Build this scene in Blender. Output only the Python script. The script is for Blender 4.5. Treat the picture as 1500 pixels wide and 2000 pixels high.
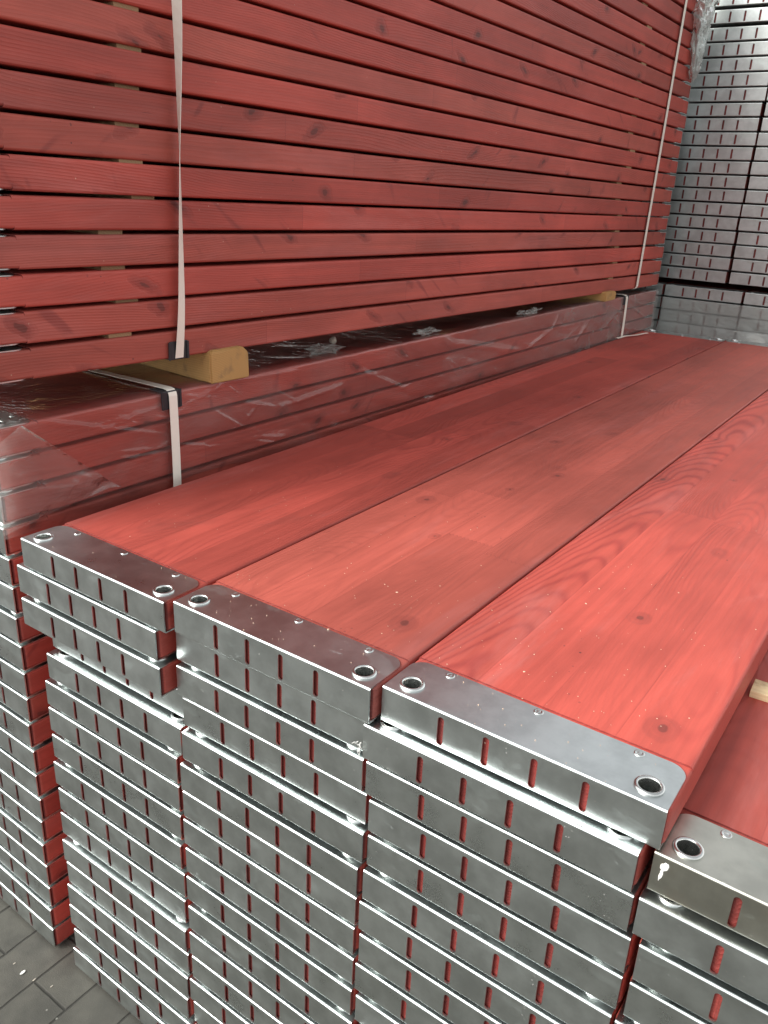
import bpy, bmesh, math, random
from mathutils import Vector, Matrix, noise

for o in list(bpy.data.objects):
    bpy.data.objects.remove(o)
SC = bpy.context.scene
COL = SC.collection
R = math.radians
rnd = random.Random(11)

# ------------------------------------------------------------------ camera
cam_d = bpy.data.cameras.new('camera'); cam = bpy.data.objects.new('camera', cam_d); COL.objects.link(cam)
cam.location = (1.1001, -0.6377, 0.5204)
cam.rotation_euler = (1.18884, -0.0434, 0.61579)
cam_d.sensor_fit = 'VERTICAL'; cam_d.sensor_height = 24.0
cam_d.lens = 1602.1 / 2000 * 24.0
cam_d.clip_start = 0.02; cam_d.clip_end = 500
SC.camera = cam

# ------------------------------------------------------------------ light
SUN_EL, SUN_AZ = 38, 215          # azimuth measured clockwise from +Y
wd = bpy.data.worlds.new('World'); SC.world = wd; wd.use_nodes = True
wn = wd.node_tree.nodes; wl = wd.node_tree.links
bg = wn['Background']
sky = wn.new('ShaderNodeTexSky'); sky.sky_type = 'NISHITA'; sky.sun_disc = False
sky.sun_elevation = R(SUN_EL); sky.sun_rotation = R(SUN_AZ)
sky.dust_density = 1.5; sky.air_density = 1.0; sky.ozone_density = 1.0
hs = wn.new('ShaderNodeHueSaturation'); hs.inputs['Saturation'].default_value = 0.08
wl.new(sky.outputs[0], hs.inputs['Color']); wl.new(hs.outputs[0], bg.inputs['Color'])
bg.inputs['Strength'].default_value = 0.15
sd = bpy.data.lights.new('sun', 'SUN'); so = bpy.data.objects.new('sun', sd); COL.objects.link(so)
sd.energy = 2.0; sd.angle = R(34); sd.color = (1.0, 0.96, 0.9)
dirv = Vector((math.sin(R(SUN_AZ)) * math.cos(R(SUN_EL)), math.cos(R(SUN_AZ)) * math.cos(R(SUN_EL)), math.sin(R(SUN_EL))))
so.rotation_euler = (-dirv).to_track_quat('-Z', 'Y').to_euler(); so.location = (3, -3, 5)
SC.view_settings.view_transform = 'Standard'; SC.view_settings.look = 'None'
SC.view_settings.exposure = 0.93; SC.view_settings.gamma = 1.0
SC.view_settings.use_curve_mapping = False

# ------------------------------------------------------------------ shader helpers
class N:
    """tiny expression wrapper over shader sockets"""
    t = None
    def __init__(s, sock): s.s = sock
    @staticmethod
    def math(op, *a, clamp=False):
        n = N.t.nodes.new('ShaderNodeMath'); n.operation = op; n.use_clamp = clamp
        for i, v in enumerate(a): N.put(n.inputs[i], v)
        return N(n.outputs[0])
    @staticmethod
    def put(inp, v):
        if isinstance(v, N): N.t.links.new(v.s, inp)
        elif v is not None: inp.default_value = v
    def __add__(a, b): return N.math('ADD', a, b)
    def __radd__(a, b): return N.math('ADD', b, a)
    def __sub__(a, b): return N.math('SUBTRACT', a, b)
    def __rsub__(a, b): return N.math('SUBTRACT', b, a)
    def __mul__(a, b): return N.math('MULTIPLY', a, b)
    def __rmul__(a, b): return N.math('MULTIPLY', b, a)
    def __truediv__(a, b): return N.math('DIVIDE', a, b)
    def floor(a): return N.math('FLOOR', a)
    def abs(a): return N.math('ABSOLUTE', a)
    def sqrt(a): return N.math('SQRT', a)
    def sin(a): return N.math('SINE', a)
    def pow(a, b): return N.math('POWER', a, b)
    def max(a, b): return N.math('MAXIMUM', a, b)
    def min(a, b): return N.math('MINIMUM', a, b)
    def gt(a, b): return N.math('GREATER_THAN', a, b)
    def ping(a, b): return N.math('PINGPONG', a, b)

def vec(x, y, z):
    n = N.t.nodes.new('ShaderNodeCombineXYZ')
    for i, v in enumerate((x, y, z)): N.put(n.inputs[i], v)
    return N(n.outputs[0])
def sep(v):
    n = N.t.nodes.new('ShaderNodeSeparateXYZ'); N.put(n.inputs[0], v)
    return [N(n.outputs[i]) for i in range(3)]
def white(v):
    n = N.t.nodes.new('ShaderNodeTexWhiteNoise'); n.noise_dimensions = '3D'; N.put(n.inputs['Vector'], v)
    return sep(N(n.outputs['Color']))
def nz(v, scale=1.0, detail=2.0, rough=0.5, dist=0.0):
    n = N.t.nodes.new('ShaderNodeTexNoise'); N.put(n.inputs['Vector'], v)
    n.inputs['Scale'].default_value = scale; n.inputs['Detail'].default_value = detail
    n.inputs['Roughness'].default_value = rough; n.inputs['Distortion'].default_value = dist
    return N(n.outputs['Fac'])
def vor(v, scale=1.0, feature='F1', dims='3D'):
    n = N.t.nodes.new('ShaderNodeTexVoronoi'); n.voronoi_dimensions = dims; N.put(n.inputs['Vector'], v); n.feature = feature
    n.inputs['Scale'].default_value = scale
    return N(n.outputs['Distance'])
def ss(v, a, b, lo=0.0, hi=1.0):
    n = N.t.nodes.new('ShaderNodeMapRange'); n.interpolation_type = 'SMOOTHSTEP'
    N.put(n.inputs[0], v)
    n.inputs[1].default_value = a; n.inputs[2].default_value = b
    n.inputs[3].default_value = lo; n.inputs[4].default_value = hi
    return N(n.outputs[0])
def mixc(f, a, b, mode='MIX'):
    n = N.t.nodes.new('ShaderNodeMix'); n.data_type = 'RGBA'; n.blend_type = mode
    N.put(n.inputs[0], f)
    for i, v in ((6, a), (7, b)):
        if isinstance(v, N): N.t.links.new(v.s, n.inputs[i])
        else: n.inputs[i].default_value = (*v, 1)
    return N(n.outputs[2])
def attr(name):
    n = N.t.nodes.new('ShaderNodeAttribute'); n.attribute_type = 'OBJECT'; n.attribute_name = name
    return N(n.outputs['Fac'])
def bump(h, dist, strength=1.0, normal=None):
    n = N.t.nodes.new('ShaderNodeBump'); N.put(n.inputs['Height'], h)
    n.inputs['Distance'].default_value = dist; n.inputs['Strength'].default_value = strength
    if normal is not None: N.put(n.inputs['Normal'], normal)
    return N(n.outputs[0])
def new_mat(name):
    m = bpy.data.materials.new(name); m.use_nodes = True; N.t = m.node_tree
    p = m.node_tree.nodes['Principled BSDF']
    return m, p
def coords():
    tc = N.t.nodes.new('ShaderNodeTexCoord')
    return N(tc.outputs['Object']), N(tc.outputs['Normal'])

# ------------------------------------------------------------------ materials
def red_wood(name, knots=(), dark=1.0, boost=1.0, cath=None):
    m, p = new_mat(name)
    P, NN = coords(); x, y, z = sep(P); nx, ny, nzz = sep(NN)
    seed = attr('seed')
    side = nx.abs().gt(0.55)
    # glued lamellas with finger joints
    lam = ((x + 0.0035) / 0.0817).floor()
    h = white(vec(lam, seed * 3.7, 1.5))
    yy = y + h[0] * 0.9 + x.ping(0.0035) * 1.6
    seg = (yy / 1.25).floor()
    idc = white(vec(lam + seed * 1.3, seg, seed + 0.5))
    cx = (lam + 0.5) * 0.0817 + (idc[0] - 0.5) * 0.10
    wob = nz(vec(x * 2.0 + idc[1] * 31.0, y * 1.25, z * 2.0 + seed), 1.0, 1.5, 0.45)
    wob2 = nz(vec(x * 14.0, y * 5.0 + idc[0] * 9.0, z * 14.0 + seed), 1.0, 2.0, 0.5)
    dd = 0.012 + idc[1] * 0.05 + (wob - 0.5) * 0.16
    dx = x - cx
    if cath:
        cm = N.math('COMPARE', lam, float(cath[0]), 0.2)
        dd = dd * (1.0 - cm) + (0.012 + (y - 0.02) * cath[2] + (wob - 0.5) * 0.05) * cm
        dx = dx * (1.0 - cm) + (x - cath[1] - (y * 2.5).sin() * 0.012) * cm
    rr = (dx * dx + (z + dd) * (z + dd)).sqrt() + (wob2 - 0.5) * 0.0075
    # knots: on the faces by (x, y), on the long edges by (y, z)
    kt = vor(vec(x * 3.6 + seed * 3.1, y * 2.3 + seed * 7.3, 0.0), 1.0, dims='2D') + (0.05 if knots else 0.015)
    kside = vor(vec(y * 4.6 + (idc[0] - 0.5) * z * 14.0 + seed * 5.2, z * 6.0 + seed * 1.7, 0.0), 1.0, dims='2D') - 0.01
    for (kx, ky, kr) in knots:
        ex = (x - kx) * (0.07 / kr) ; ey = (y - ky) * (0.055 / kr)
        kt = kt.min((ex * ex + ey * ey).sqrt())
    kd = kt * (1.0 - side) + kside * side
    kd = kd + (nz(vec(x * 50, y * 35, z * 50), 1.0, 3.0) - 0.5) * (0.05 + side * 0.09)
    pull = ss(kd, 0.45, 0.0)
    rr = rr + pull * pull * (0.0042 - side * 0.002)
    ph = rr * (2 * math.pi / 0.0042)
    ring = (ph.sin() * 0.5 + 0.5).pow(2.4)
    flat = ss(nz(vec(x * 9, y * 1.7, z * 9 + seed * 2.0), 1.0, 2.0), 0.38, 0.66)
    fib = nz(vec(x * 700, y * 9.0, z * 700), 1.0, 3.0, 0.6)
    fib2 = nz(vec(x * 120, y * 2.6 + seed, z * 120), 1.0, 3.0, 0.55)
    if cath: flat = flat.max(cm * 0.9)
    late = (boost + cm * 2.0 if cath else boost) * ring * (0.06 + flat * 0.36) * (0.35 + idc[2] * 0.65) * (1.0 - side * 0.55)
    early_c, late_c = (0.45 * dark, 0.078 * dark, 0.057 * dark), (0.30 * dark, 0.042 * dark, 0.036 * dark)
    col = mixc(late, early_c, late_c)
    tone = (0.80 + idc[2] * 0.32 * (1.0 - side * 0.5) + side * 0.07) * (0.76 + fib2 * 0.48) * (0.93 + fib * 0.14)
    blot = nz(vec(x * 5.0, y * 2.2 + seed * 3.0, z * 5.0), 1.0, 4.0, 0.6)
    tone = tone * ss(blot, 0.3, 0.7, 0.78, 1.14)
    hb = white(vec(seed * 3.3, seed * 1.7, 0.3))
    tone = tone * (0.86 + hb[0] * 0.26)
    col = mixc(ss(hb[1], 0.45, 1.0) * 0.45, col, (0.47 * dark, 0.125 * dark, 0.088 * dark))
    # paler worn areas and darker grimy areas
    worn = ss(nz(vec(x * 10.0 + seed, y * 1.8, z * 10.0), 1.0, 6.0, 0.70, 0.5), 0.50, 0.72)
    col = mixc(worn * 0.55, col, (0.50, 0.15, 0.13))
    grime = ss(nz(vec(x * 4.0, y * 1.6 - seed, z * 9.0), 1.0, 5.0, 0.7, 0.4), 0.60, 0.80)
    col = mixc(grime * 0.45, col, (0.16, 0.055, 0.045))
    kring = ss((kd - 0.085).abs(), 0.030, 0.006)
    kin = ss(kd, 0.11, 0.03) * (1.0 + side * 0.7)
    col = mixc(kin * 0.36, col, (0.22, 0.042, 0.034))
    col = mixc(kring * (0.24 - side * 0.04) * ss(wob2, 0.35, 0.6), col, (0.17, 0.035, 0.03))
    kcore = ss(kd, 0.032, 0.018)
    col = mixc(kcore * 0.6, col, (0.10, 0.03, 0.025))
    stk = nz(vec((y + z * (idc[0] - 0.5) * 3.6) * 30.0, z * 11.0 + seed * 3.0, seed), 1.0, 1.5, 0.5)
    gate2 = ss(nz(vec(y * 3.0, seed * 2.0, 1.0), 1.0, 1.0), 0.50, 0.58)
    col = mixc(ss(stk, 0.62, 0.76) * gate2 * side * 0.5, col, (0.17, 0.03, 0.03))
    endg = ny.abs().gt(0.6)
    col = mixc(endg * 0.78, col, (0.16, 0.022, 0.02))
    # resin streaks / short checks along the grain
    chk = nz(vec(x * 260, y * 14, z * 260 + seed), 1.0, 1.0)
    col = mixc(ss(chk, 0.80, 0.86) * 0.6, col, (0.15, 0.03, 0.03))
    le = (((x + 0.0035) / 0.0817) - lam - 0.5).abs()
    col = mixc(ss(le, 0.488, 0.497) * (1.0 - side) * 0.30 * ss(blot, 0.35, 0.55), col, (0.22, 0.035, 0.03))
    # finger joint hair line
    fj = ((yy / 1.25) - seg - 0.5).abs()
    fjl = ss(fj, 0.4988, 0.4997)
    col = mixc(fjl * 0.35, col, (0.22, 0.04, 0.035))
    # dust specks, pale and dark
    sp = vor(vec(x * 55, y * 55, z * 55 + seed), 1.0)
    spk = ss(sp, 0.075, 0.04)
    gate = nz(vec(x * 9, y * 7, z * 9 + seed), 1.0, 3.0)
    col = mixc(spk * ss(gate, 0.54, 0.64) * 0.6, col, (0.75, 0.55, 0.40))
    sp2 = vor(vec(x * 70 + 7.7, y * 60, z * 70), 1.0)
    col = mixc(ss(sp2, 0.13, 0.07) * ss(gate, 0.40, 0.30) * 0.8, col, (0.09, 0.03, 0.03))
    tv = N.t.nodes.new('ShaderNodeMix'); tv.data_type = 'RGBA'; tv.blend_type = 'MULTIPLY'; tv.inputs[0].default_value = 1
    N.t.links.new(col.s, tv.inputs[6]); cc = vec(tone, tone, tone); N.t.links.new(cc.s, tv.inputs[7])
    N.put(p.inputs['Base Color'], N(tv.outputs[2]))
    N.put(p.inputs['Roughness'], 0.50 + fib2 * 0.16 + worn * 0.1)
    p.inputs['Specular IOR Level'].default_value = 0.42
    hgt = ring * (0.3 + flat * 0.5) * 0.0004 + fib * 0.00018 + kring * -0.0003
    N.put(p.inputs['Normal'], bump(hgt, 1.0, 0.9))
    return m

def steel(name, base=(0.70, 0.75, 0.745), rough=0.21, stain=0.0):
    m, p = new_mat(name)
    P, NN = coords(); x, y, z = sep(P); seed = attr('seed')
    q = vec(x + seed * 1.7, y + seed * 0.9, z + seed * 2.3); qx, qy, qz = sep(q)
    fine = nz(q, 420, 3.0, 0.6)
    roll = nz(vec(qx * 30, qy * 240, qz * 240), 1.0, 3.0, 0.6)
    cloud = nz(q, 22, 4.0, 0.6)
    scuff = ss(nz(vec(qx * 28, qy * 40, qz * 40), 1.0, 6.0, 0.70, 1.2), 0.63, 0.76)
    scr = ss(nz(vec(qx * 40 + qz * 60, qy * 420, qz * 300 - qx * 120), 1.0, 2.0, 0.5, 0.5), 0.70, 0.76)
    c = mixc(ss(cloud, 0.3, 0.7), tuple(v * 0.86 for v in base), tuple(v * 1.10 for v in base))
    hm = white(vec(seed * 2.1, seed, 0.7))
    c = mixc(hm[0] * 0.16, c, (0.42, 0.45, 0.43))
    res = ss(nz(vec(qx * 16, qy * 26, qz * 30), 1.0, 2.0, 0.5), 0.62, 0.66)
    c = mixc(res * 0.08, c, (0.70, 0.84, 0.78))
    c = mixc(scuff * 0.35, c, (0.80, 0.85, 0.82))
    if stain:
        st = ss(nz(q, 9, 4.0, 0.6), 0.46, 0.64)
        c = mixc(st * stain, c, (0.50, 0.44, 0.36))
    dust = ss(vor(vec(qx * 170, qy * 170, qz * 170), 1.0), 0.14, 0.07) * ss(nz(q, 26, 3.0), 0.56, 0.68)
    c = mixc(dust * 0.5, c, (0.85, 0.72, 0.66))
    N.put(p.inputs['Base Color'], c)
    N.put(p.inputs['Metallic'], 1.0 - scuff * 0.07 - dust * 0.5)
    N.put(p.inputs['Roughness'], rough + cloud * 0.10 + hm[1] * 0.05 + res * 0.05 + fine * 0.04 + scuff * 0.18)
    N.put(p.inputs['Normal'], bump(roll * 0.00004 + fine * 0.00003 + cloud * 0.00015 + scr * -0.00003, 1.0, 0.28))
    return m

def plain(name, colr, rough=0.5, var=0.12, scale=40, spec=0.5, bmp=0.0004):
    m, p = new_mat(name); P, NN = coords()
    n = nz(P, scale, 4.0, 0.6)
    N.put(p.inputs['Base Color'], mixc(n, tuple(v * (1 - var) for v in colr), tuple(min(1, v * (1 + var)) for v in colr)))
    p.inputs['Roughness'].default_value = rough; p.inputs['Specular IOR Level'].default_value = spec
    N.put(p.inputs['Normal'], bump(n * bmp, 1.0, 0.6))
    return m

def raw_timber(name, ca=(0.62, 0.43, 0.20), cb=(0.44, 0.27, 0.11), ax='x'):
    m, p = new_mat(name); P, NN = coords(); x, y, z = sep(P); nx, ny, nzz = sep(NN)
    if ax == 'x': a, b, c_ = y, z, x
    else: a, b, c_ = x, z, y
    w = nz(vec(a * 6, b * 6, c_ * 2), 1.0, 2.0)
    rr = ((a + 0.02) * (a + 0.02) + (b + 0.05) * (b + 0.05)).sqrt() + (w - 0.5) * 0.012
    ring = ((rr * 1500).sin() * 0.5 + 0.5)
    fib = nz(vec(a * 500, b * 500, c_ * 12), 1.0, 3.0)
    dirt = ss(nz(P, 34, 5.0, 0.65), 0.52, 0.70)
    col = mixc(ring * 0.35 + fib * 0.35, ca, cb)
    col = mixc(dirt * 0.5, col, (0.20, 0.13, 0.07))
    crk = ss(nz(vec(a * 30, b * 170, c_ * 5), 1.0, 1.0), 0.73, 0.77)
    col = mixc(crk * 0.8, col, (0.07, 0.04, 0.02))
    N.put(p.inputs['Base Color'], col); p.inputs['Roughness'].default_value = 0.75
    N.put(p.inputs['Normal'], bump(fib * 0.0006 + crk * -0.001, 1.0, 0.8))
    return m

def film_mat(name, haze=0.10, gain=0.35, patch=0.22, far0=None):
    m, p = new_mat(name); nt = m.node_tree; N.t = nt
    out = nt.nodes['Material Output']; nt.nodes.remove(p)
    P, NN = coords(); x, y, z = sep(P)
    wr = nz(vec(x * 5, y * 5, z * 9), 1.0, 5.0, 0.62, 1.6)
    wr2 = nz(vec(x * 40, y * 28 + z * 22, z * 40), 1.0, 4.0, 0.6, 1.0)
    nrm = bump(wr * 0.0045 + wr2 * 0.0006, 1.0, 0.8)
    tr = nt.nodes.new('ShaderNodeBsdfTransparent'); tr.inputs['Color'].default_value = (0.97, 0.975, 0.97, 1)
    gl = nt.nodes.new('ShaderNodeBsdfGlossy'); gl.inputs['Roughness'].default_value = 0.07
    gl.inputs['Color'].default_value = (0.95, 0.97, 0.95, 1); N.put(gl.inputs['Normal'], nrm)
    df = nt.nodes.new('ShaderNodeBsdfDiffuse'); df.inputs['Color'].default_value = (0.66, 0.67, 0.64, 1); N.put(df.inputs['Normal'], nrm)
    tl = nt.nodes.new('ShaderNodeBsdfTranslucent'); tl.inputs['Color'].default_value = (0.72, 0.73, 0.70, 1)
    fr = nt.nodes.new('ShaderNodeFresnel'); fr.inputs['IOR'].default_value = 1.33; N.put(fr.inputs['Normal'], nrm)
    md = nt.nodes.new('ShaderNodeMixShader'); md.inputs[0].default_value = 0.6
    nt.links.new(df.outputs[0], md.inputs[1]); nt.links.new(tl.outputs[0], md.inputs[2])
    pt = ss(nz(vec(x * 3, y * 3.2, z * 6), 1.0, 4.0, 0.6, 1.0), 0.45, 0.72)
    hz = haze + pt * patch
    if far0 is not None: hz = hz + ss(y, far0, far0 + 1.2) * 0.26
    m1 = nt.nodes.new('ShaderNodeMixShader'); N.put(m1.inputs[0], hz)
    nt.links.new(tr.outputs[0], m1.inputs[1]); nt.links.new(md.outputs[0], m1.inputs[2])
    m2 = nt.nodes.new('ShaderNodeMixShader')
    N.put(m2.inputs[0], (N(fr.outputs[0]) * (1.0 + gain)).min(0.8))
    nt.links.new(m1.outputs[0], m2.inputs[1]); nt.links.new(gl.outputs[0], m2.inputs[2])
    nt.links.new(m2.outputs[0], out.inputs['Surface'])
    return m

def paving():
    m, p = new_mat('concrete_block_paving'); P, NN = coords(); x, y, z = sep(P)
    wob = (nz(P, 35, 3.0) - 0.5) * 0.004
    u = (x + 0.0405) / 0.0978 + wob * 8; row = u.floor()
    v = (y + 0.073) / 0.199 + row * 0.5 + wob * 4; blk = v.floor()
    fu = (u - row - 0.5).abs(); fv = (v - blk - 0.5).abs()
    joint = ss(fu, 0.462, 0.492).max(ss(fv, 0.481, 0.496))
    idc = white(vec(row, blk, 4.0))
    a = nz(P, 420, 4.0, 0.7); b = nz(P, 14, 5.0, 0.6)
    base = mixc(ss(b, 0.3, 0.7), (0.052, 0.050, 0.042), (0.090, 0.086, 0.071))
    base = mixc(idc[0] * 0.35, base, (0.034, 0.036, 0.030))
    base = mixc(ss(a, 0.55, 0.75) * 0.5, base, (0.10, 0.095, 0.085))
    base = mixc(joint * 0.75, base, (0.018, 0.017, 0.013))
    sp = ss(vor(P, 38), 0.10, 0.05)
    base = mixc(sp * ss(nz(P, 12), 0.5, 0.6), base, (0.3, 0.3, 0.26))
    N.put(p.inputs['Base Color'], base); p.inputs['Roughness'].default_value = 0.85
    N.put(p.inputs['Normal'], bump(a * 0.0012 + joint * -0.004 + b * 0.002, 1.0, 0.7))
    return m

M_TOP1 = red_wood('red_wood_first', boost=1.2, knots=((0.21, 0.90, 0.010), (0.27, 1.5, 0.012), (0.10, 2.0, 0.013)))
M_TOP2 = red_wood('red_wood_second', boost=1.2, knots=((0.051, 0.54, 0.012), (0.175, 0.825, 0.011), (0.14, 0.69, 0.006), (0.149, 0.41, 0.007), (0.268, 0.147, 0.013), (0.076, 1.04, 0.010)))
M_TOP3 = red_wood('red_wood_third', boost=1.2, cath=(0, 0.052, 0.055), knots=((0.175, 0.345, 0.011), (0.277, 0.122, 0.013), (0.018, 0.936, 0.012), (0.022, 1.31, 0.012), (0.13, 1.03, 0.006)))
M_RED = red_wood('red_stained_wood')
M_RED_SHADE = red_wood('red_wood_baked_shade', dark=0.28)  # same red wood with the far stack's shade put into its colour
M_STEEL = steel('galvanised_steel')
M_STEEL4 = steel('stained_galvanised_steel', base=(0.60, 0.60, 0.53), stain=0.7)
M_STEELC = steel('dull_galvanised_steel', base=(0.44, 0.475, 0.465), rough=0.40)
M_RING = steel('bright_zinc', base=(0.72, 0.74, 0.72), rough=0.16)
M_BAT = raw_timber('pale_batten_wood', (0.80, 0.66, 0.40), (0.66, 0.50, 0.26))
M_DUN = raw_timber('dunnage_wood', (0.50, 0.30, 0.105), (0.36, 0.20, 0.065))
M_LATH = raw_timber('lath_wood', (0.36, 0.23, 0.12), (0.27, 0.16, 0.08))
M_STRAP = plain('white_strapping', (0.86, 0.81, 0.71), 0.38, 0.05, 60)
M_CLIP = plain('black_plastic', (0.022, 0.022, 0.026), 0.42, 0.2, 80)
M_FILM = film_mat('shrink_film', haze=0.05, gain=0.25, patch=0.17, far0=1.3)
M_FLAP = film_mat('shrink_film_fold', haze=0.15, patch=0.14, gain=0.6)
M_FILMC = film_mat('milky_film', haze=0.50, patch=0.12, gain=0.0)
M_SCRAP = film_mat('crumpled_film', haze=0.42, patch=0.2, gain=0.3)
M_FOAM = plain('grey_foam_crumb', (0.42, 0.38, 0.32), 0.85, 0.3, 200)
M_PAVE = paving()

# ------------------------------------------------------------------ mesh helpers
def link(name, me, mat=None, parent=None):
    o = bpy.data.objects.new(name, me)
    if mat is not None and me is not None and not me.materials: me.materials.append(mat)
    COL.objects.link(o)
    if parent: o.parent = parent
    return o
def bm_mesh(bm, name, smooth=False, recalc=True):
    if recalc: bmesh.ops.recalc_face_normals(bm, faces=bm.faces)
    me = bpy.data.meshes.new(name); bm.to_mesh(me); bm.free()
    if smooth:
        for f in me.polygons: f.use_smooth = True
    return me
def prism(pts, axis, a, b, bm=None):
    """extrude a closed 2D outline along axis from a to b"""
    bm = bm or bmesh.new()
    def mk(u, v, w):
        return {'x': (w, u, v), 'y': (u, w, v), 'z': (u, v, w)}[axis]
    lo = [bm.verts.new(mk(u, v, a)) for u, v in pts]; hi = [bm.verts.new(mk(u, v, b)) for u, v in pts]
    n = len(pts)
    for i in range(n): bm.faces.new((lo[i], lo[(i + 1) % n], hi[(i + 1) % n], hi[i]))
    bm.faces.new(lo); bm.faces.new(hi)
    return bm
def boxm(x0, x1, y0, y1, z0, z1, bev=0.0, seg=2, bm=None):
    own = bm is None; bm = bm or bmesh.new()
    b2 = bmesh.new()
    prism([(x0, y0), (x1, y0), (x1, y1), (x0, y1)], 'z', z0, z1, b2)
    if bev: bmesh.ops.bevel(b2, geom=b2.edges[:], offset=bev, segments=seg, affect='EDGES', profile=0.5)
    tmp = bpy.data.meshes.new('t'); bmesh.ops.recalc_face_normals(b2, faces=b2.faces); b2.to_mesh(tmp); b2.free()
    bm.from_mesh(tmp); bpy.data.meshes.remove(tmp)
    return bm
def lathe(profile, cx, cy, seg=24, bm=None):
    bm = bm or bmesh.new(); rings = []
    for r, z in profile:
        rings.append([bm.verts.new((cx + r * math.cos(2 * math.pi * i / seg), cy + r * math.sin(2 * math.pi * i / seg), z)) for i in range(seg)])
    for a, b in zip(rings, rings[1:]):
        for i in range(seg): bm.faces.new((a[i], a[(i + 1) % seg], b[(i + 1) % seg], b[i]))
    return bm
def boolean(base, cutter, wn=False):
    o = bpy.data.objects.new('b', base); c = bpy.data.objects.new('c', cutter)
    COL.objects.link(o); COL.objects.link(c)
    md = o.modifiers.new('b', 'BOOLEAN'); md.object = c; md.operation = 'DIFFERENCE'; md.solver = 'EXACT'
    if wn:
        w = o.modifiers.new('w', 'WEIGHTED_NORMAL'); w.weight = 100; w.keep_sharp = True; w.mode = 'FACE_AREA'
    dg = bpy.context.evaluated_depsgraph_get(); dg.update()
    me = bpy.data.meshes.new_from_object(o.evaluated_get(dg), preserve_all_data_layers=True, depsgraph=dg)
    bpy.data.objects.remove(o); bpy.data.objects.remove(c)
    return me

# ------------------------------------------------------------------ plank prototypes
W, H = 0.320, 0.0475          # steel cap width and height
SX = 0.0020                   # wood stands proud of the cap on both sides
DF = 0.073                    # flange depth
EY = [(0.0245, 0.023), (W - 0.0245, 0.023)]
RV = [(0.049, 0.0655), (0.160, 0.0655), (0.271, 0.0655)]

def cap_mesh():
    t = 0.0018; r = 0.0029; pts = []
    def arc(cy, cz, rad, a0, a1, n=7):
        return [(cy + rad * math.cos(a0 + (a1 - a0) * i / n), cz + rad * math.sin(a0 + (a1 - a0) * i / n)) for i in range(n + 1)]
    pi = math.pi
    outer = [(DF, H)] + arc(r, H - r, r, pi / 2, pi) + arc(r, r, r, pi, 3 * pi / 2) + [(DF, 0)]
    inner = [(DF, t)] + arc(r, r, r - t, 3 * pi / 2, pi) + arc(r, H - r, r - t, pi, pi / 2) + [(DF, H - t)]
    bm = prism(outer + inner, 'x', 0, W)
    bmesh.ops.recalc_face_normals(bm, faces=bm.faces)
    for e in bm.edges:
        if len(e.link_faces) == 2 and e.calc_face_angle(0) > R(35): e.smooth = False
    for f in bm.faces: f.smooth = True
    base = bpy.data.meshes.new('cap'); bm.to_mesh(base); bm.free()
    cut = bmesh.new()
    for cx in (0.0775, 0.1325, 0.1875, 0.2425):         # slots
        pts = []; hw = 0.0038; z0, z1 = 0.0042, 0.0402
        for i in range(9): a = math.pi * i / 8; pts.append((cx + hw * math.cos(a), z1 - hw + hw * math.sin(a)))
        for i in range(9): a = math.pi + math.pi * i / 8; pts.append((cx + hw * math.cos(a), z0 + hw + hw * math.sin(a)))
        prism(pts, 'y', -0.01, 0.0035, cut)
    for cx, cy in EY:
        prism([(cx + 0.0118 * math.cos(2 * math.pi * i / 24), cy + 0.0118 * math.sin(2 * math.pi * i / 24)) for i in range(24)], 'z', -0.01, H + 0.01, cut)
    rc = 0.019                                            # rounded rear corners
    for s in (0, 1):
        pts = [(rc + rc * math.cos(a), DF - rc + rc * math.sin(a)) for a in [math.pi - math.pi / 2 * i / 8 for i in range(9)]]
        pts = [(-0.001, DF - rc)] + pts + [(rc, DF + 0.01), (-0.001 - 0.01, DF + 0.01), (-0.011, DF - rc)]
        if s: pts = [(W - a, b) for a, b in pts]
        prism(pts, 'z', -0.01, H + 0.01, cut)
    bmesh.ops.recalc_face_normals(cut, faces=cut.faces)
    cm = bpy.data.meshes.new('cut'); cut.to_mesh(cm); cut.free()
    me = boolean(base, cm, True)
    me.name = 'end_cap'; me.materials.append(M_STEEL)
    return me

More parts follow.
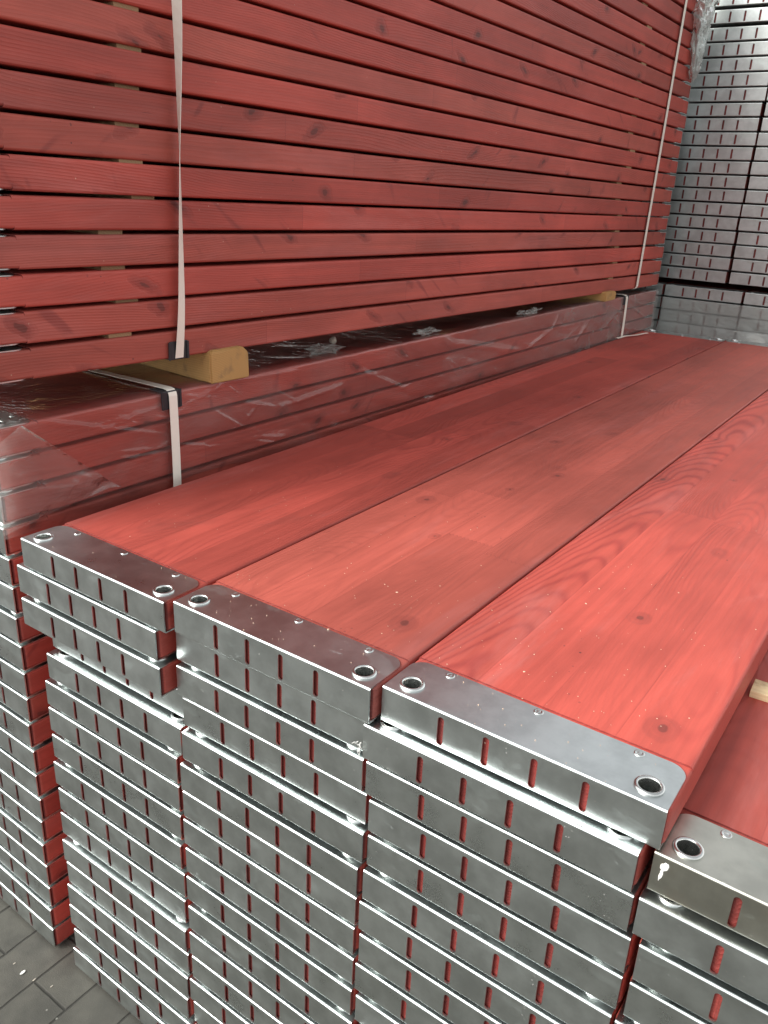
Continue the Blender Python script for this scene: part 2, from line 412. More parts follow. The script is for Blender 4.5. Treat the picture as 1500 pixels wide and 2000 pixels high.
def board_mesh(L):
    lo, hi, rb = 0.0016, 0.0458, 0.0046
    def prof(x0, x1, z0, z1, rad, n=3):
        pts = []
        for (cx, cz, a0) in ((x1 - rad, z1 - rad, 0), (x0 + rad, z1 - rad, 90), (x0 + rad, z0 + rad, 180), (x1 - rad, z0 + rad, 270)):
            for i in range(n + 1):
                a = R(a0 + 90 * i / n); pts.append((cx + rad * math.cos(a), cz + rad * math.sin(a)))
        return pts
    X0, X1 = -SX, W + SX
    g = 0.0775
    secs = [(0.0046, X0 + .006, X1 - .006, lo, hi), (0.0062, X0 + .0025, X1 - .0025, lo, hi), (0.0105, X0, X1, lo, hi),
            (g - .0002, X0, X1, lo, hi), (g, X0, X1, -0.0004, H + 0.0004)]
    secs = secs + [(L - a, b, c, d, e) for a, b, c, d, e in reversed(secs)]
    # a few more stations so the edge is not ruler-straight
    bm = bmesh.new(); rings = []
    for y, x0, x1, z0, z1 in secs:
        rings.append([bm.verts.new((px, y, pz)) for px, pz in prof(x0, x1, z0, z1, rb)])
    n = len(rings[0])
    for a, b in zip(rings, rings[1:]):
        for i in range(n): bm.faces.new((a[i], a[(i + 1) % n], b[(i + 1) % n], b[i]))
    bm.faces.new(rings[0]); bm.faces.new(rings[-1])
    bmesh.ops.recalc_face_normals(bm, faces=bm.faces)
    for e in bm.edges:
        if len(e.link_faces) == 2 and e.calc_face_angle(0) > R(40): e.smooth = False
    for f in bm.faces: f.smooth = True
    base = bpy.data.meshes.new('board'); bm.to_mesh(base); bm.free()
    cut = bmesh.new()
    for cx, cy in EY:
        for yy in (cy, L - cy):
            prism([(cx + 0.0119 * math.cos(2 * math.pi * i / 16), yy + 0.0119 * math.sin(2 * math.pi * i / 16)) for i in range(16)], 'z', -0.01, H + 0.01, cut)
    bmesh.ops.recalc_face_normals(cut, faces=cut.faces)
    cm = bpy.data.meshes.new('cut'); cut.to_mesh(cm); cut.free()
    me = boolean(base, cm, True); me.name = 'board'
    me.materials.append(M_RED)
    return me

def eyelet_mesh(cx, cy):
    ri, ro, e = 0.0104, 0.0146, 0.0027
    top = [(ro, H + .0001), (ro, H + e * .45), (ro - .0008, H + e * .85), (ro - .002, H + e), (ri + .0012, H + e), (ri + .0002, H + e * .7), (ri, H + e * .2)]
    bot = [(r, H - z) for r, z in reversed(top)]
    me = bm_mesh(lathe(top + bot, cx, cy, 28), 'eyelet', True); me.materials.append(M_RING); return me
def rivet_mesh(cx, cy):
    pr = [(0.0056, H + .00002), (0.0055, H + .0007), (0.0047, H + .0012), (0.0036, H + .0011), (0.0030, H + .0007), (0.0023, H + .0006), (0.0019, H + .0008), (0.00001, H + .0009)]
    me = bm_mesh(lathe(pr, cx, cy, 20), 'rivet', True); me.materials.append(M_RING); return me
CAP = cap_mesh()
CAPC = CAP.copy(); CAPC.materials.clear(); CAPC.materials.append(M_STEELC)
CAP4 = CAP.copy(); CAP4.materials.clear(); CAP4.materials.append(M_STEEL4)
BOARDS = {}
def board_for(L, mat):
    k = (L, mat.name)
    if k not in BOARDS:
        src = next((m for (l, _), m in BOARDS.items() if l == L), None)
        me = src.copy() if src else board_mesh(L)
        me.materials.clear(); me.materials.append(mat); BOARDS[k] = me
    return BOARDS[k]
EYM = [eyelet_mesh(*c) for c in EY]
RVM = [rivet_mesh(*c) for c in RV]
ROT180 = Matrix.Rotation(math.pi, 4, 'Z')

def put_cap(root, L, rear, eyes, rivs, mesh, seed):
    c = link('end_cap', mesh, parent=root); c['seed'] = seed
    if rear: c.matrix_local = Matrix.Translation((W, L, 0)) @ ROT180
    if eyes:
        for m in EYM:
            e = link('eyelet', m, parent=c); e['seed'] = seed
    if rivs:
        for m in RVM:
            e = link('rivet', m, parent=c); e['seed'] = seed
    return c

def plank(mat4, L, label, group, wood=None, front=True, rear=False, eyes=True, rivs=False, capmesh=None, rear_eyes=False, seed=None):
    r = bpy.data.objects.new('scaffold_plank', None); COL.objects.link(r)
    r.empty_display_size = 0.1; r.matrix_world = mat4
    r['label'] = label; r['category'] = 'scaffold plank'; r['group'] = group
    sv = rnd.random() * 20 if seed is None else seed
    b = link('board', board_for(L, wood or M_RED), parent=r); b['seed'] = sv
    if front: put_cap(r, L, False, eyes, rivs, capmesh or CAP, rnd.random() * 20)
    if rear: put_cap(r, L, True, rear_eyes, rivs and rear_eyes, capmesh or CAP, rnd.random() * 20)
    return r
def T(x, y, z): return Matrix.Translation((x, y, z))
def RZ(d): return Matrix.Rotation(R(d), 4, 'Z')

ORD = ['top', 'second', 'third', 'fourth', 'fifth', 'sixth', 'seventh', 'eighth', 'ninth', 'tenth', 'eleventh', 'twelfth',
       'thirteenth', 'fourteenth', 'fifteenth', 'sixteenth', 'seventeenth', 'eighteenth', 'nineteenth', 'twentieth', 'twenty-first', 'twenty-second']
def nth_top(i): return 'topmost' if i == 0 else ORD[i] + ' from top'
def nth_bot(i): return 'lowest' if i == 0 else ORD[i] + ' from bottom'

# ------------------------------------------------------------------ ground
bm = bmesh.new(); ZG = -0.9235
vs = [bm.verts.new(v) for v in ((-60, -60, ZG), (60, -60, ZG), (60, 60, ZG), (-60, 60, ZG))]; bm.faces.new(vs)
g = link('ground', bm_mesh(bm, 'ground'), M_PAVE); g['kind'] = 'structure'

# ------------------------------------------------------------------ near stack (top-left corner of each cap: x, y, top z)
LA = 2.885
A = {0: [[0.0102, -0.0133, -0.003], [-0.0093, -0.0139, -0.0537], [-0.0021, -0.0179, -0.1073], [0.008, 0.020, -0.1630], [0.0048, 0.0082, -0.2177], [-0.0049, 0.0052, -0.2729], [-0.0049, 0.005, -0.3255], [-0.005, 0.0049, -0.381], [-0.0048, 0.0014, -0.4363], [0.0013, 0.0002, -0.4895], [0.0001, -0.0008, -0.5436], [0.0048, -0.0069, -0.5986], [0.0045, -0.0039, -0.6532], [0.0028, -0.0074, -0.7049], [-0.002, -0.0061, -0.7595], [0.005, -0.0073, -0.8148], [-0.0034, -0.009, -0.8690]],
     1: [[0.3405, -0.0046, -0.0012], [0.3274, 0.0075, -0.0547], [0.3299, 0.0027, -0.1071], [0.3329, 0.0081, -0.1607], [0.3357, 0.0006, -0.2136], [0.3313, -0.0018, -0.2699], [0.3286, 0.002, -0.3231], [0.3271, 0.0012, -0.3763], [0.3275, 0.0019, -0.4323], [0.3285, -0.0005, -0.4864], [0.3331, -0.0042, -0.5416], [0.3326, -0.0047, -0.597], [0.3325, -0.0027, -0.6512], [0.3268, -0.005, -0.7046]],
     2: [[0.6672, 0.0106, -0.0018], [0.6525, -0.002, -0.053], [0.655, 0.003, -0.1073], [0.6597, 0.0056, -0.1632], [0.6592, 0.007, -0.2181], [0.6569, 0.0036, -0.2725], [0.6541, 0.0022, -0.3251], [0.6563, 0.0021, -0.3796], [0.653, 0.001, -0.4335], [0.6569, -0.0007, -0.4882]],
     3: [[0.9833, 0.0137, -0.054], [0.9799, 0.0061, -0.1082], [0.9891, 0.0051, -0.1629], [0.9878, 0.0064, -0.2171], [0.9823, 0.0011, -0.2711]]}
for c in A:
    n = 17 if c < 3 else 16
    while len(A[c]) < n:
        k = len(A[c]) + (1 if c == 3 else 0)
        A[c].append([c * 0.3282 + rnd.uniform(-.006, .006) + (0.001 if c < 3 else 0), rnd.uniform(-.006, .006) - .002, -0.0543 * k + rnd.uniform(-.001, .001)])
COLN = ['leftmost column', 'second column', 'third column', 'right-hand column']
TOPLAB = {(0, 0): 'red scaffold plank lying on top of the leftmost near column beside the wrapped bundle',
          (1, 0): 'red scaffold plank on top, middle one of three level planks',
          (2, 0): 'red scaffold plank on top with arched grain, closest and rightmost of the three level planks',
          (3, 0): 'lower red plank at the right edge with a pale batten lying across it'}
WM = {(0, 0): (M_TOP1, 3.1), (1, 0): (M_TOP2, 5.3), (2, 0): (M_TOP3, 12.4)}
for c in A:
    for i, (x, y, z) in enumerate(A[c]):
        lab = TOPLAB.get((c, i)) or f'red plank with steel end cap, {nth_top(i)}, {COLN[c]} of the near stack'
        wm, sv = WM.get((c, i), (None, None))
        plank(T(x, y, z - H) @ RZ(rnd.uniform(-.12, .12) if i else 0.0), LA, lab, 'planks stacked in the near stack', wood=wm, seed=sv,
              front=True, rear=(i == 0), rear_eyes=(i == 0), rivs=(i == 0), capmesh=CAP4 if (c, i) == (3, 0) else None)
# pale batten
bt = link('wooden_batten', bm_mesh(boxm(0, 0.33, 0, 0.032, 0, 0.0098, 0.0008), 'batten'), M_BAT)
bt.matrix_world = T(0.9935, 0.3435, -0.0538) @ RZ(2.0)
bt['label'] = 'pale unpainted batten lying across the lower red plank at the right edge'; bt['category'] = 'batten'

# ------------------------------------------------------------------ left lower bundle
PHI = -1.108
LB = 2.955
BL = [[-0.0597, 0.0019, -0.0668], [-0.063, 0.0034, -0.1203], [-0.0598, -0.0004, -0.1738], [-0.0585, 0.0007, -0.2273], [-0.0593, 0.0002, -0.2808], [-0.0634, 0.0012, -0.3343], [-0.0652, -0.0016, -0.3878], [-0.0607, -0.0019, -0.4413], [-0.0625, -0.0027, -0.4948], [-0.0605, -0.0025, -0.5483], [-0.0655, -0.0026, -0.6018], [-0.0663, -0.0066, -0.6553], [-0.0671, -0.0046, -0.7088], [-0.0663, -0.0057, -0.7623], [-0.0667, -0.0097, -0.8158], [-0.0697, -0.0091, -0.8693]]
BW = [[-0.0640, 0.004, 0.1475], [-0.0645, 0.002, 0.0937], [-0.0630, 0.004, 0.0401], [-0.0620, 0.001, -0.0134]]
for i, (x, y, z) in enumerate(BW + BL):
    lab = (f'red plank under clear plastic film, {nth_top(i)}, lower left bundle' if i < 4 else
           f'red plank with steel end cap, {nth_top(i)}, shaded lower left bundle')
    plank(T(x, y, z - H) @ RZ(PHI) @ T(-W, 0, 0), LB, lab, 'planks stacked in the lower left bundle', eyes=True, rivs=(i == 0), rear=(i < 4))
FB = T(-0.0600, 0, 0) @ RZ(PHI)          # bundle frame: x outwards, y along the planks

# ------------------------------------------------------------------ left upper bundle
TILT = -0.9
FU = T(-0.0605, 0.0, 0.2155) @ RZ(PHI) @ Matrix.Rotation(R(TILT), 4, 'X')
NB = 20
up_z = []
zz = 0.0
for k in range(NB):
    up_z.append(zz); zz += 0.0542 + (0.0 if k < 13 else 0.0012) + rnd.uniform(-.0012, .0012)
up_x = [rnd.uniform(-.0030, .0018) for _ in range(NB)]
for k in range(NB):
    wv = 0.0
    lab = f'red plank seen edge-on, {nth_bot(k)}, strapped upper left bundle'
    plank(FU @ T(-W - SX + up_x[k], rnd.uniform(-.006, .006), up_z[k]) @ RZ(rnd.uniform(-.05, .05)) @ Matrix.Rotation(R(rnd.uniform(-.022, .022)), 4, 'X'), LB, lab, 'planks stacked in the strapped upper left bundle', eyes=(k < 3), rear=True)
for k in range(NB):  # unseen back column, added so the gaps between layers stay dark
    plank(FU @ T(-2 * W - 3 * SX - 0.004, rnd.uniform(-.006, .006), up_z[k]), LB,
          f'red plank hidden in the back column, {nth_bot(k)}, strapped upper left bundle', 'planks added as an unseen back column of the upper left bundle', eyes=False)
# thin laths between the layers
near_s = [0.262, 0.286, 0.262, 0.262, 0.328, 0.305, 0.305, 0.310, 0.315, 0.31]
for k in range(1, NB):
    gap0 = up_z[k - 1] + H; gh = up_z[k] - gap0
    for w, s0 in enumerate((near_s[k - 1] - 0.012 if k <= 10 else 0.30 + rnd.uniform(-.03, .03), 2.42 + rnd.uniform(-.04, .04))):
        o = link('spacer_lath', bm_mesh(boxm(-0.64, -0.010 + rnd.uniform(-.004, .005), 0, 0.046, 0, gh - 0.0006), 'spacer_lath'), M_LATH)
        o.matrix_world = FU @ T(0, s0 - 0.023, gap0 + 0.0003) @ RZ(rnd.uniform(-.3, .3))
        o['label'] = (f'thin wooden lath, {nth_bot(k - 1)}, ' + ('beside the twisted strap' if w == 0 else 'beside the far straight strap') + ', upper bundle')
        o['category'] = 'lath'; o['group'] = 'spacer laths in the upper left bundle'

# dunnage timbers
def dunnage(s, w, h, z, ang, lab, x1):
    bb = prism([(0, 0), (w, 0.001), (w + .001, h * .80), (w - .013, h), (0.005, h), (-.001, h - .006)], 'x', -0.72, 0)
    bmesh.ops.bevel(bb, geom=bb.edges[:], offset=0.0022, segments=2, affect='EDGES')
    for v in bb.verts: v.co += Vector((noise.noise(v.co * 30) * .004, noise.noise(v.co * 25 + Vector((5, 0, 0))) * .0015, 0))
    me = bm_mesh(bb, 'dunnage')
    o = link('timber_bearer', me, M_DUN); o.matrix_world = FB @ T(x1, s, z) @ RZ(ang)
    o['label'] = lab; o['category'] = 'timber'; return o
dunnage(0.437, 0.094, 0.0625, 0.1508, -3.5, 'thick yellowish timber block under the near end of the upper bundle', 0.010)
dunnage(2.345, 0.094, 0.033, 0.1512, 0, 'greyish timber block under the far end of the upper bundle', 0.016)

# ------------------------------------------------------------------ straps and corner guards
def ribbon(path, w, th=0.0008):
    """path: list of (centre, width direction, normal)"""
    bm = bmesh.new(); rows = []
    for c, u, n in path:
        c, u, n = Vector(c), Vector(u).normalized(), Vector(n).normalized()
        rows.append([bm.verts.new(c + u * (w / 2) + n * th / 2), bm.verts.new(c - u * (w / 2) + n * th / 2),
                     bm.verts.new(c - u * (w / 2) - n * th / 2), bm.verts.new(c + u * (w / 2) - n * th / 2)])
    for a, b in zip(rows, rows[1:]):
        for i in range(4): bm.faces.new((a[i], a[(i + 1) % 4], b[(i + 1) % 4], b[i]))
    bm.faces.new(rows[0]); bm.faces.new(rows[-1])
    return bm_mesh(bm, 'strap')
def strap(frame, pts, w, lab, grp):
    o = link('strap', ribbon(pts, w), M_STRAP); o.matrix_world = frame
    o['label'] = lab; o['category'] = 'strap'; o['group'] = grp; return o
TOPZ = up_z[-1] + H
# twisted near strap on the upper bundle
S0 = 0.368
pts = [((-0.30, S0, -0.0016), (0, 1, 0), (0, 0, 1)), ((-0.003, S0, -0.0016), (0, 1, 0), (0, 0, 1)), ((0.0035, S0, 0.0), (0, 1, 0), (1, 0, -1))]
nn = 60
for i in range(nn + 1):
    z = 0.004 + (TOPZ - 0.004) * i / nn
    t = z / 0.318
    th = R(90) * min(1, t) if t < 1 else R(90) + R(76) * min(1, (z - 0.318) / 0.34)
    th = R(49) * (z / 0.335) if z < 0.335 else R(49) + R(58) * min(1, (z - 0.335) / 0.23)
    env = math.sin(min(1, z / 0.12) * math.pi / 2) * math.sin(min(1, (TOPZ - z) / 0.12) * math.pi / 2)
    off = 0.0035 + 0.0085 * max(env, 0)
    pts.append(((off, S0 + 0.014 * min(1, z / 0.5), z), (math.sin(-th), math.cos(th), 0), (math.cos(th), math.sin(th), 0)))
pts.append(((-0.003, S0 + .014, TOPZ + 0.0016), (0, 1, 0), (0, 0, 1))); pts.append(((-0.5, S0 + .014, TOPZ + 0.0016), (0, 1, 0), (0, 0, 1)))
strap(FU, pts, 0.0185, 'white plastic strap with a twist, running down the upper left bundle', 'straps round the upper bundle')
pts = [((-0.30, 2.677, -0.0016), (0, 1, 0), (0, 0, 1)), ((-0.003, 2.677, -0.0016), (0, 1, 0), (0, 0, 1)), ((0.004, 2.679, 0.003), (0, 1, 0), (1, 0, -1))]
for i in range(21):
    z = 0.010 + (TOPZ - 0.010) * i / 20
    pts.append(((0.006, 2.684 + 0.045 * i / 20, z), (0, 1, 0), (1, 0.0, 0)))
pts.append(((-0.003, 2.729, TOPZ + 0.0016), (0, 1, 0), (0, 0, 1))); pts.append(((-0.5, 2.729, TOPZ + 0.0016), (0, 1, 0), (0, 0, 1)))
strap(FU, pts, 0.020, 'thin white plastic strap near the far end of the upper left bundle', 'straps round the upper bundle')
# straps on the wrapped bundle
for (s, w, lab, d) in ((0.343, 0.0185, 'white strap over the film-wrapped lower left bundle, nearer one', -0.006),
                       (2.580, 0.020, 'white strap over the film-wrapped lower left bundle at its far end', -0.008)):
    zt = 0.1525
    pts = [((-0.62, s - .004, zt + .002), (0, 1, 0), (0, 0, 1)), ((-0.30, s - .004, zt + .002), (0, 1, 0), (0, 0, 1)), ((-0.006, s, zt + .0045), (0, 1, 0), (0, 0, 1)), ((0.0035, s, zt + .003), (0, 1, 0), (1, 0, 2)), ((0.0085, s, zt - .0025), (0, 1, 0), (2, 0, 1))]
    for i in range(9):
        z = zt - 0.008 - (zt + 0.16) * i / 8
        pts.append(((0.0100 + 0.003 * math.sin(math.pi * i / 8), s + d * i / 8, z), (0, 1, 0), (1, 0, 0)))
    strap(FB, pts, w, lab, 'straps round the wrapped bundle')
def guard(frame, s, w, up, lab, sz=0.030):
    bm = bmesh.new()
    if up:   # on an upper edge
        boxm(0.0042, 0.0074, -w / 2, w / 2, -sz, 0.004, 0.0012, 2, bm); boxm(-sz, 0.0068, -w / 2, w / 2, 0.0008, 0.0040, 0.0012, 2, bm)
        for q in (-1, 1): boxm(0.0060, 0.0090, q * w / 2 - .004, q * w / 2 + .001 * q, -sz + .001, 0.0045, 0.001, 2, bm)
    else:
        boxm(0.0004, 0.0034, -w / 2, w / 2, -0.0028, sz, 0.0012, 2, bm); boxm(-sz, 0.0030, -w / 2, w / 2, -0.0032, -0.0003, 0.0012, 2, bm)
        for q in (-1, 1): boxm(0.0020, 0.0060, q * w / 2 - .004, q * w / 2 + .001 * q, -0.003, sz - .001, 0.001, 2, bm)
    o = link('corner_guard', bm_mesh(bm, 'corner_guard'), M_CLIP); o.matrix_world = frame @ T(0, s, 0)
    o['label'] = lab; o['category'] = 'corner guard'; o['group'] = 'black corner guards under the straps'
guard(FU, S0 + .0005, 0.041, False, 'black plastic corner guard under the twisted strap of the upper bundle')
guard(FB @ T(0, 0, 0.1500), 0.343, 0.041, True, 'black plastic corner guard under the near strap of the wrapped bundle')
guard(FB @ T(0, 0, 0.1500), 2.580, 0.041, True, 'black plastic corner guard under the far strap of the wrapped bundle')

# ------------------------------------------------------------------ shrink film over the lower left bundle
def seg_d(p, a, b):
    ax, ay = a; bx, by = b; px, py = p; dx, dy = bx - ax, by - ay
    t = max(0, min(1, ((px - ax) * dx + (py - ay) * dy) / (dx * dx + dy * dy + 1e-9)))
    return math.hypot(px - ax - t * dx, py - ay - t * dy), t
RIDGES = [((0.075, 0.150), (0.34, 0.070), .0030, .006), ((0.34, 0.135), (0.15, 0.105), .0025, .004), ((0.34, 0.128), (0.11, 0.118), .002, .003),
          ((0.37, 0.140), (0.46, 0.120), .003, .004), ((0.36, 0.118), (0.47, 0.146), .003, .004), ((0.46, 0.148), (0.70, 0.140), .003, .006),
          ((0.52, 0.100), (0.62, 0.072), .004, .006), ((0.60, 0.070), (0.85, 0.085), .004, .010), ((0.22, 0.055), (0.33, 0.040), .003, .004),
          ((0.40, 0.085), (0.30, 0.050), .003, .004), ((0.47, 0.146), (0.52, 0.112), .003, .003),
          ((1.25, 0.135), (1.75, 0.045), .005, .016), ((1.75, 0.045), (1.95, 0.10), .004, .012), ((1.98, 0.145), (1.93, 0.085), .005, .006),
          ((2.60, 0.140), (2.86, 0.085), .005, .007), ((2.60, 0.120), (2.84, 0.045), .005, .007), ((2.60, 0.135), (2.90, 0.115), .004, .006),
          ((2.55, 0.125), (2.35, 0.030), .004, .012), ((2.30, 0.13), (2.12, 0.02), .004, .014), ((0.90, 0.11), (1.10, 0.03), .004, .010)]
rr_ = random.Random(5)
for _ in range(46):
    s_ = rr_.uniform(0.0, 0.62) if _ < 28 else rr_.uniform(0.6, 2.9)
    z_ = rr_.uniform(0.02, 0.148); l_ = rr_.uniform(.03, .13) * (1 if _ < 28 else 1.8); a_ = R(rr_.choice((-1, -1, 1)) * rr_.uniform(5, 55))
    RIDGES.append(((s_, z_), (s_ + l_ * math.cos(a_), z_ + l_ * math.sin(a_) * .7), rr_.uniform(.0016, .0034), rr_.uniform(.0035, .006) * (1 if _ < 28 else 1.6)))
def film_sheet(s0, s1, name, mat, lab):
    bm = bmesh.new(); ns = 640
    prof = []
    for i in range(9): prof.append((-0.33 + 0.33 * i / 9 * 0.985, 0.1515, (0, 0, 1), 0.1515 + .33 - .33 * i / 9))
    for i in range(7):
        a = R(90 - 15 * i); prof.append((0.000 + 0.0052 * math.cos(a), 0.1465 + 0.0052 * math.sin(a), (math.cos(a), 0, math.sin(a)), 0.1515 - .001 * i))
    nz_ = 60
    for i in range(1, nz_ + 1): prof.append((0.0052, 0.1465 - 0.176 * i / nz_, (1, 0, 0), 0.1465 - 0.176 * i / nz_))
    rows = []
    for j in range(ns + 1):
        s = s0 + (s1 - s0) * (j / ns) ** 1.55; row = []
        for (x, z, n, zc) in prof:
            loose = 1.0 if n[0] < .1 else 0.35 + 0.9 * max(0, (0.12 - zc)) / .12
            d = (noise.fractal(Vector((s * 4.0, zc * 11.0, 1.3)), 0.9, 2.0, 4) * 0.0028) * loose
            d += abs(noise.noise(Vector((s * 9 + zc * 22, zc * 14 - s * 3, 7.7)))) * 0.003 * loose
            if n[0] > .3:
                for a, b, hh, ww in RIDGES:
                    dd, t = seg_d((s, zc), a, b)
                    if dd < ww * 3: d += hh * math.exp(-(dd / (ww * .55)) ** 2) * (1 - abs(2 * t - 1) ** 3)
            # strap pulls the film tight
            for ss_ in (0.343, 2.58):
                d *= 1 - 0.85 * math.exp(-((s - ss_) / 0.022) ** 2)
            d = max(d, -0.0012) + 0.0012
            bot = 0
            if zc < 0.0: bot = noise.noise(Vector((s * 3.5, 0, 4.2))) * 0.016 * (-zc / 0.03)
            row.append(bm.verts.new((x + n[0] * d, s, z + n[2] * d * 0.6 + bot)))
        rows.append(row)
    for a, b in zip(rows, rows[1:]):
        for i in range(len(a) - 1): bm.faces.new((a[i], a[i + 1], b[i + 1], b[i]))
    me = bm_mesh(bm, name, True, recalc=False)
    o = link(name, me, mat); o.matrix_world = FB
    o['label'] = lab; o['category'] = 'plastic film'; return o
film = film_sheet(-0.004, 2.955, 'plastic_film', M_FILM, 'clear wrinkled plastic film wrapped over the lower left bundle')
# folded double layer hanging at the near corner
def flap():
    bm = bmesh.new(); n = 40; rows = []
    P0, P1, P2, P3 = Vector((0.045, 0.150)), Vector((0.203, 0.012)), Vector((0.175, -0.020)), Vector((-0.006, -0.020))
    P4 = Vector((-0.006, 0.122))
    for j in range(n + 1):
        v = j / n; row = []
        a = P0.lerp(P1, v) if True else None
        b = P4.lerp(P3, v)
        for i in range(n + 1):
            u = i / n; q = b.lerp(a, u)
            d = 0.0105 + 0.004 * noise.fractal(Vector((q.x * 14, q.y * 18, 2.2)), 0.9, 2, 4) + 0.0045 * math.exp(-((1 - u) / 0.03) ** 2)
            for t0 in (0.25, 0.5, 0.72):
                dd = abs((q.y - 0.012) - (q.x - 0.203) * (t0 * 0.9)); d += 0.0055 * math.exp(-(dd / 0.0035) ** 2) * min(1, u * 1.2)
            row.append(bm.verts.new((d, q.x, q.y)))
        rows.append(row)
    for a, b in zip(rows, rows[1:]):
        for i in range(n): bm.faces.new((a[i], a[i + 1], b[i + 1], b[i]))
    me = bm_mesh(bm, 'film_fold', True, recalc=False)
    return link('film_fold', me, M_FLAP, parent=film)
flap()

def crumple(name, loc, size, seed, mat, lab, cat, squash=(1, 1, .5), detail=3, parent=None, freq=3.0, amp=.75):
    bm = bmesh.new(); bmesh.ops.create_icosphere(bm, subdivisions=detail, radius=1.0)
    for v in bm.verts:
        p = v.co.copy(); d = 1 + amp * noise.fractal(p * freq * .6 + Vector((seed, seed * 2, 0)), .8, 2, 3) - amp * .5 * abs(noise.noise(p * freq + Vector((0, seed, 3))))
        v.co = Vector((p.x * d * size * squash[0], p.y * d * size * squash[1], p.z * d * size * squash[2]))
    o = link(name, bm_mesh(bm, name, False), mat); o.matrix_world = T(*loc) if not isinstance(loc, Matrix) else loc
    o['label'] = lab; o['category'] = cat; return o
# debris lying on the wrapped bundle, in the gap
crumple('film_scrap', FB @ T(-0.045, 0.83, 0.162), 0.020, 3.3, M_SCRAP, 'torn bit of film and dirt on the wrapped bundle, nearer patch', 'film scrap', (1.3, 2.4, .45), 3)
crumple('foam_ball', FB @ T(-0.060, 0.88, 0.172), 0.009, 8.1, M_FOAM, 'small pale round foam crumb standing on the wrapped bundle', 'foam crumb', (1, 1, 1), 2, amp=.2)
crumple('film_scrap', FB @ T(-0.022, 1.22, 0.160), 0.013, 5.9, M_SCRAP, 'thin torn bit of film along the middle of the wrapped edge', 'film scrap', (1.2, 4.5, .5), 3)
crumple('film_scrap', FB @ T(-0.020, 1.80, 0.160), 0.014, 9.2, M_SCRAP, 'frayed bit of film on the wrapped edge short of the far block', 'film scrap', (1.2, 5.0, .6), 3)
# crumpled film hanging from the top far end of the upper bundle
def hanging():
    bm = bmesh.new(); nu, nv = 36, 44; rows = []
    for j in range(nv + 1):
        v = j / nv; zt = 1.30 - 0.36 * v; row = []
        wid = 0.085 * (1 - v) ** 0.55 * (1 + .25 * math.sin(v * 9)) + 0.006
        for i in range(nu + 1):
            a = 2 * math.pi * i / nu
            q = Vector((math.cos(a), math.sin(a), v * 3.2))
            f = 1 + .75 * noise.fractal(q * 1.7, .8, 2, 4)
            row.append(bm.verts.new((0.016 + 0.030 * math.cos(a) * f * (1 - v * .5), 2.90 + wid * math.sin(a) * f, zt - 1.05 + .02 * f)))
        rows.append(row)
    for a, b in zip(rows, rows[1:]):
        for i in range(nu): bm.faces.new((a[i], a[i + 1], b[i + 1], b[i]))
    o = link('hanging_film', bm_mesh(bm, 'hanging_film', True, False), M_SCRAP); o.matrix_world = FU @ T(0, 0, 0.86)
    o['label'] = 'crumpled clear film hanging down the far end of the upper left bundle'; o['category'] = 'plastic film'
hanging()
# cut strap end lying on the near stack at the back
o = link('strap_offcut', ribbon([((0, 0, 0.001), (1, 0, 0), (0, 0, 1)), ((0.01, 0.06, 0.004), (1, 0, 0), (0, 0, 1)), ((0.028, 0.13, 0.002), (1, 0, 0), (0, 0, 1)), ((0.05, 0.20, 0.006), (1, 0, 0), (0, 0, 1))], 0.012), M_STRAP)
o.matrix_world = T(0.012, 2.50, 0.001)
o['label'] = 'short white strap end lying at the back of the leftmost near plank'; o['category'] = 'strap'

# ------------------------------------------------------------------ far stack, caps facing the camera
YC, LC, PC = 3.085, 2.0, 0.0527
zc = 0.1905
rows_c = []
for k in range(21):
    rows_c.append(zc); zc += PC + (0.0065 if k in (17, 18, 19) else 0) + rnd.uniform(-.0006, .0006)
CN = ['left-hand column', 'second column', 'third column']
for c, x0 in enumerate((-0.0855, 0.2455, 0.576)):
    for k, z in enumerate(rows_c):
        plank(T(x0 + 0.020 * max(0, k - 4) / 16 + rnd.uniform(-.003, .003), YC + rnd.uniform(-.004, .004), z), LC,
              f'red plank, steel end towards us, {nth_bot(k)}, {CN[c]} of the far upper bundle', 'planks in the far upper bundle', eyes=False, capmesh=CAPC, wood=M_RED_SHADE)
for c, x0 in ((3, -0.4165), (4, -0.7475)):          # unseen columns added behind the left bundle to keep sky out of its gaps
    for k, z in enumerate(rows_c[:12]):
        plank(T(x0 + rnd.uniform(-.003, .003), YC + rnd.uniform(-.004, .004), z), LC,
              f'far plank hidden behind the left bundle, {nth_bot(k)}, ' + ('nearer hidden column' if c == 3 else 'farther hidden column'), 'planks hidden behind the left bundle', eyes=False, capmesh=CAPC, wood=M_RED_SHADE)
for c, x0 in enumerate((-0.342, -0.011, 0.320)):
    for k in range(5):
        z = 0.1160 - PC * k
        how = 'bare' if k == 0 else 'film-covered'
        plank(T(x0 + rnd.uniform(-.002, .002), YC - .004 + rnd.uniform(-.003, .003), z), LC,
              f'{how} steel-ended red plank, {nth_top(k)}, {CN[c]} of the far lower bundle', 'planks in the far lower bundle', eyes=False, capmesh=CAPC, wood=M_RED_SHADE)
# bearers of the far stack
for y0 in (YC + .42, YC + 1.6):
    o = link('timber_bearer', bm_mesh(boxm(-0.35, 0.65, 0, 0.08, 0, 0.0265, 0.002), 'bearer'), M_DUN); o.matrix_world = T(0, y0, 0.1638)
    o['label'] = 'dark timber bearer under the far upper bundle, ' + ('front one' if y0 < YC + 1 else 'back one'); o['category'] = 'timber'
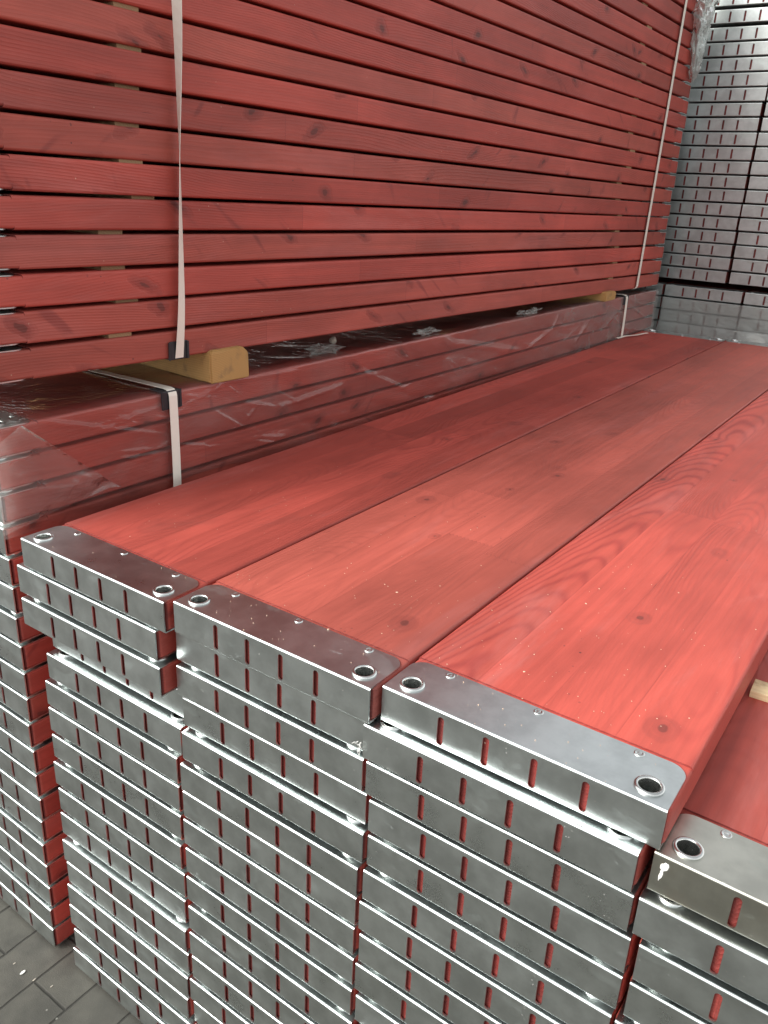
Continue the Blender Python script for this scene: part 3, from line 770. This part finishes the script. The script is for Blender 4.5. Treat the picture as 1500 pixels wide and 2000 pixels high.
# film on its lower part
bm = bmesh.new(); nx_, nz2 = 90, 40; rows = []
for j in range(nz2 + 1):
    row = []
    for i in range(nx_ + 1):
        x = -0.012 + 0.68 * i / nx_; z = 0.112 - 0.175 * j / nz2
        d = 0.004 + 0.004 * abs(noise.fractal(Vector((x * 7, z * 12, 5)), .9, 2, 4))
        if z < 0.012: d += (0.012 - z) * 0.55
        row.append(bm.verts.new((x, YC - 0.010 - d, z + 0.006 * noise.noise(Vector((x * 5, 0, 1))))))
    rows.append(row)
for a, b in zip(rows, rows[1:]):
    for i in range(nx_): bm.faces.new((a[i], a[i + 1], b[i + 1], b[i]))
o = link('plastic_film', bm_mesh(bm, 'far_film', True, False), M_FILMC)
o['label'] = 'milky plastic film hanging over the steel ends of the far lower bundle'; o['category'] = 'plastic film'

# ------------------------------------------------------------------ small things
M_PAINT = plain('white_paint', (0.80, 0.80, 0.76), 0.6, 0.05, 90)
a3 = next(o for o in bpy.data.objects if o.get('label') == TOPLAB[(3, 0)])
cap3 = next(o for o in a3.children if o.name.startswith('end_cap'))
for (px, pz, sx, sz) in ((0.0115, 0.0345, 0.0034, 0.0058), (0.0095, 0.0245, 0.0016, 0.0070)):
    bm = bmesh.new(); bmesh.ops.create_icosphere(bm, subdivisions=3, radius=1)
    for v in bm.verts:
        f = 1 + .45 * noise.noise(v.co * 1.6 + Vector((px * 900, 0, 0)))
        v.co = Vector((px + v.co.x * sx * f + v.co.z * .0006, v.co.y * 0.0004, pz + v.co.z * sz * f))
    link('paint_smear', bm_mesh(bm, 'paint_smear', True), M_PAINT, parent=cap3)
bm = bmesh.new()
for i in range(9):
    p0 = Vector((0.650 + rnd.uniform(-.003, .002), -0.004, -0.083 + rnd.uniform(-.006, .006)))
    q = p0.copy(); r_ = 0.00035; prev = None
    for j in range(6):
        ring = [bm.verts.new(q + Vector((r_ * math.cos(a), 0, r_ * math.sin(a)))) for a in (0, 2.1, 4.2)]
        if prev:
            for m in range(3): bm.faces.new((prev[m], prev[(m + 1) % 3], ring[(m + 1) % 3], ring[m]))
        prev = ring; q = q + Vector((rnd.uniform(-.0028, .0022), rnd.uniform(-.0016, .0004), rnd.uniform(-.0030, .0016)))
o = link('fibre_tuft', bm_mesh(bm, 'fibre_tuft'), M_PAINT)
o['label'] = 'tiny white frayed fibre tuft caught between two steel ends in the middle'; o['category'] = 'fibre'
for (x, y, sc, lab) in ((-0.0746, -0.0758, 0.0050, 'largest pale fleck lying on the paving joint'), (-0.1059, -0.0743, 0.0022, 'small pale fleck left of the largest one on the paving'), (-0.044, -0.072, 0.0028, 'small pale fleck on the paving beside the leftmost stack'), (-0.006, -0.060, 0.0024, 'tiny pale fleck on the paving nearest the near stack')):
    crumple('stone_chip', T(x, y, ZG + sc * .3), sc, x * 50, M_FOAM if sc < .003 else M_PAINT, lab, 'stone chip', (.6, 1.3, .35), 2, amp=.4)
# sawdust crumbs on the top planks: too many to count
bm = bmesh.new()
for i in range(210):
    c = rnd.choice((0, 1, 1, 2, 2, 2)); x = A[c][0][0] + rnd.uniform(.01, .31); y = abs(rnd.gauss(.08, .22)) + .002 + A[c][0][1]
    z = A[c][0][2] + 0.0006; q = rnd.uniform(.0003, .0008) * (1 + (rnd.random() < .05))
    m = Matrix.Translation((x, y, z)) @ Matrix.Rotation(rnd.random() * 6, 4, 'Z') @ Matrix.Diagonal((q, q * rnd.uniform(.4, 1.6), q * .5, 1))
    bmesh.ops.create_icosphere(bm, subdivisions=1, radius=1, matrix=m)
o = link('sawdust', bm_mesh(bm, 'sawdust'), plain('sawdust_crumbs', (0.72, 0.52, 0.38), 0.8, 0.3, 900))
o['kind'] = 'stuff'; o['label'] = 'pale sawdust crumbs scattered over the top planks and their steel ends'; o['category'] = 'sawdust'
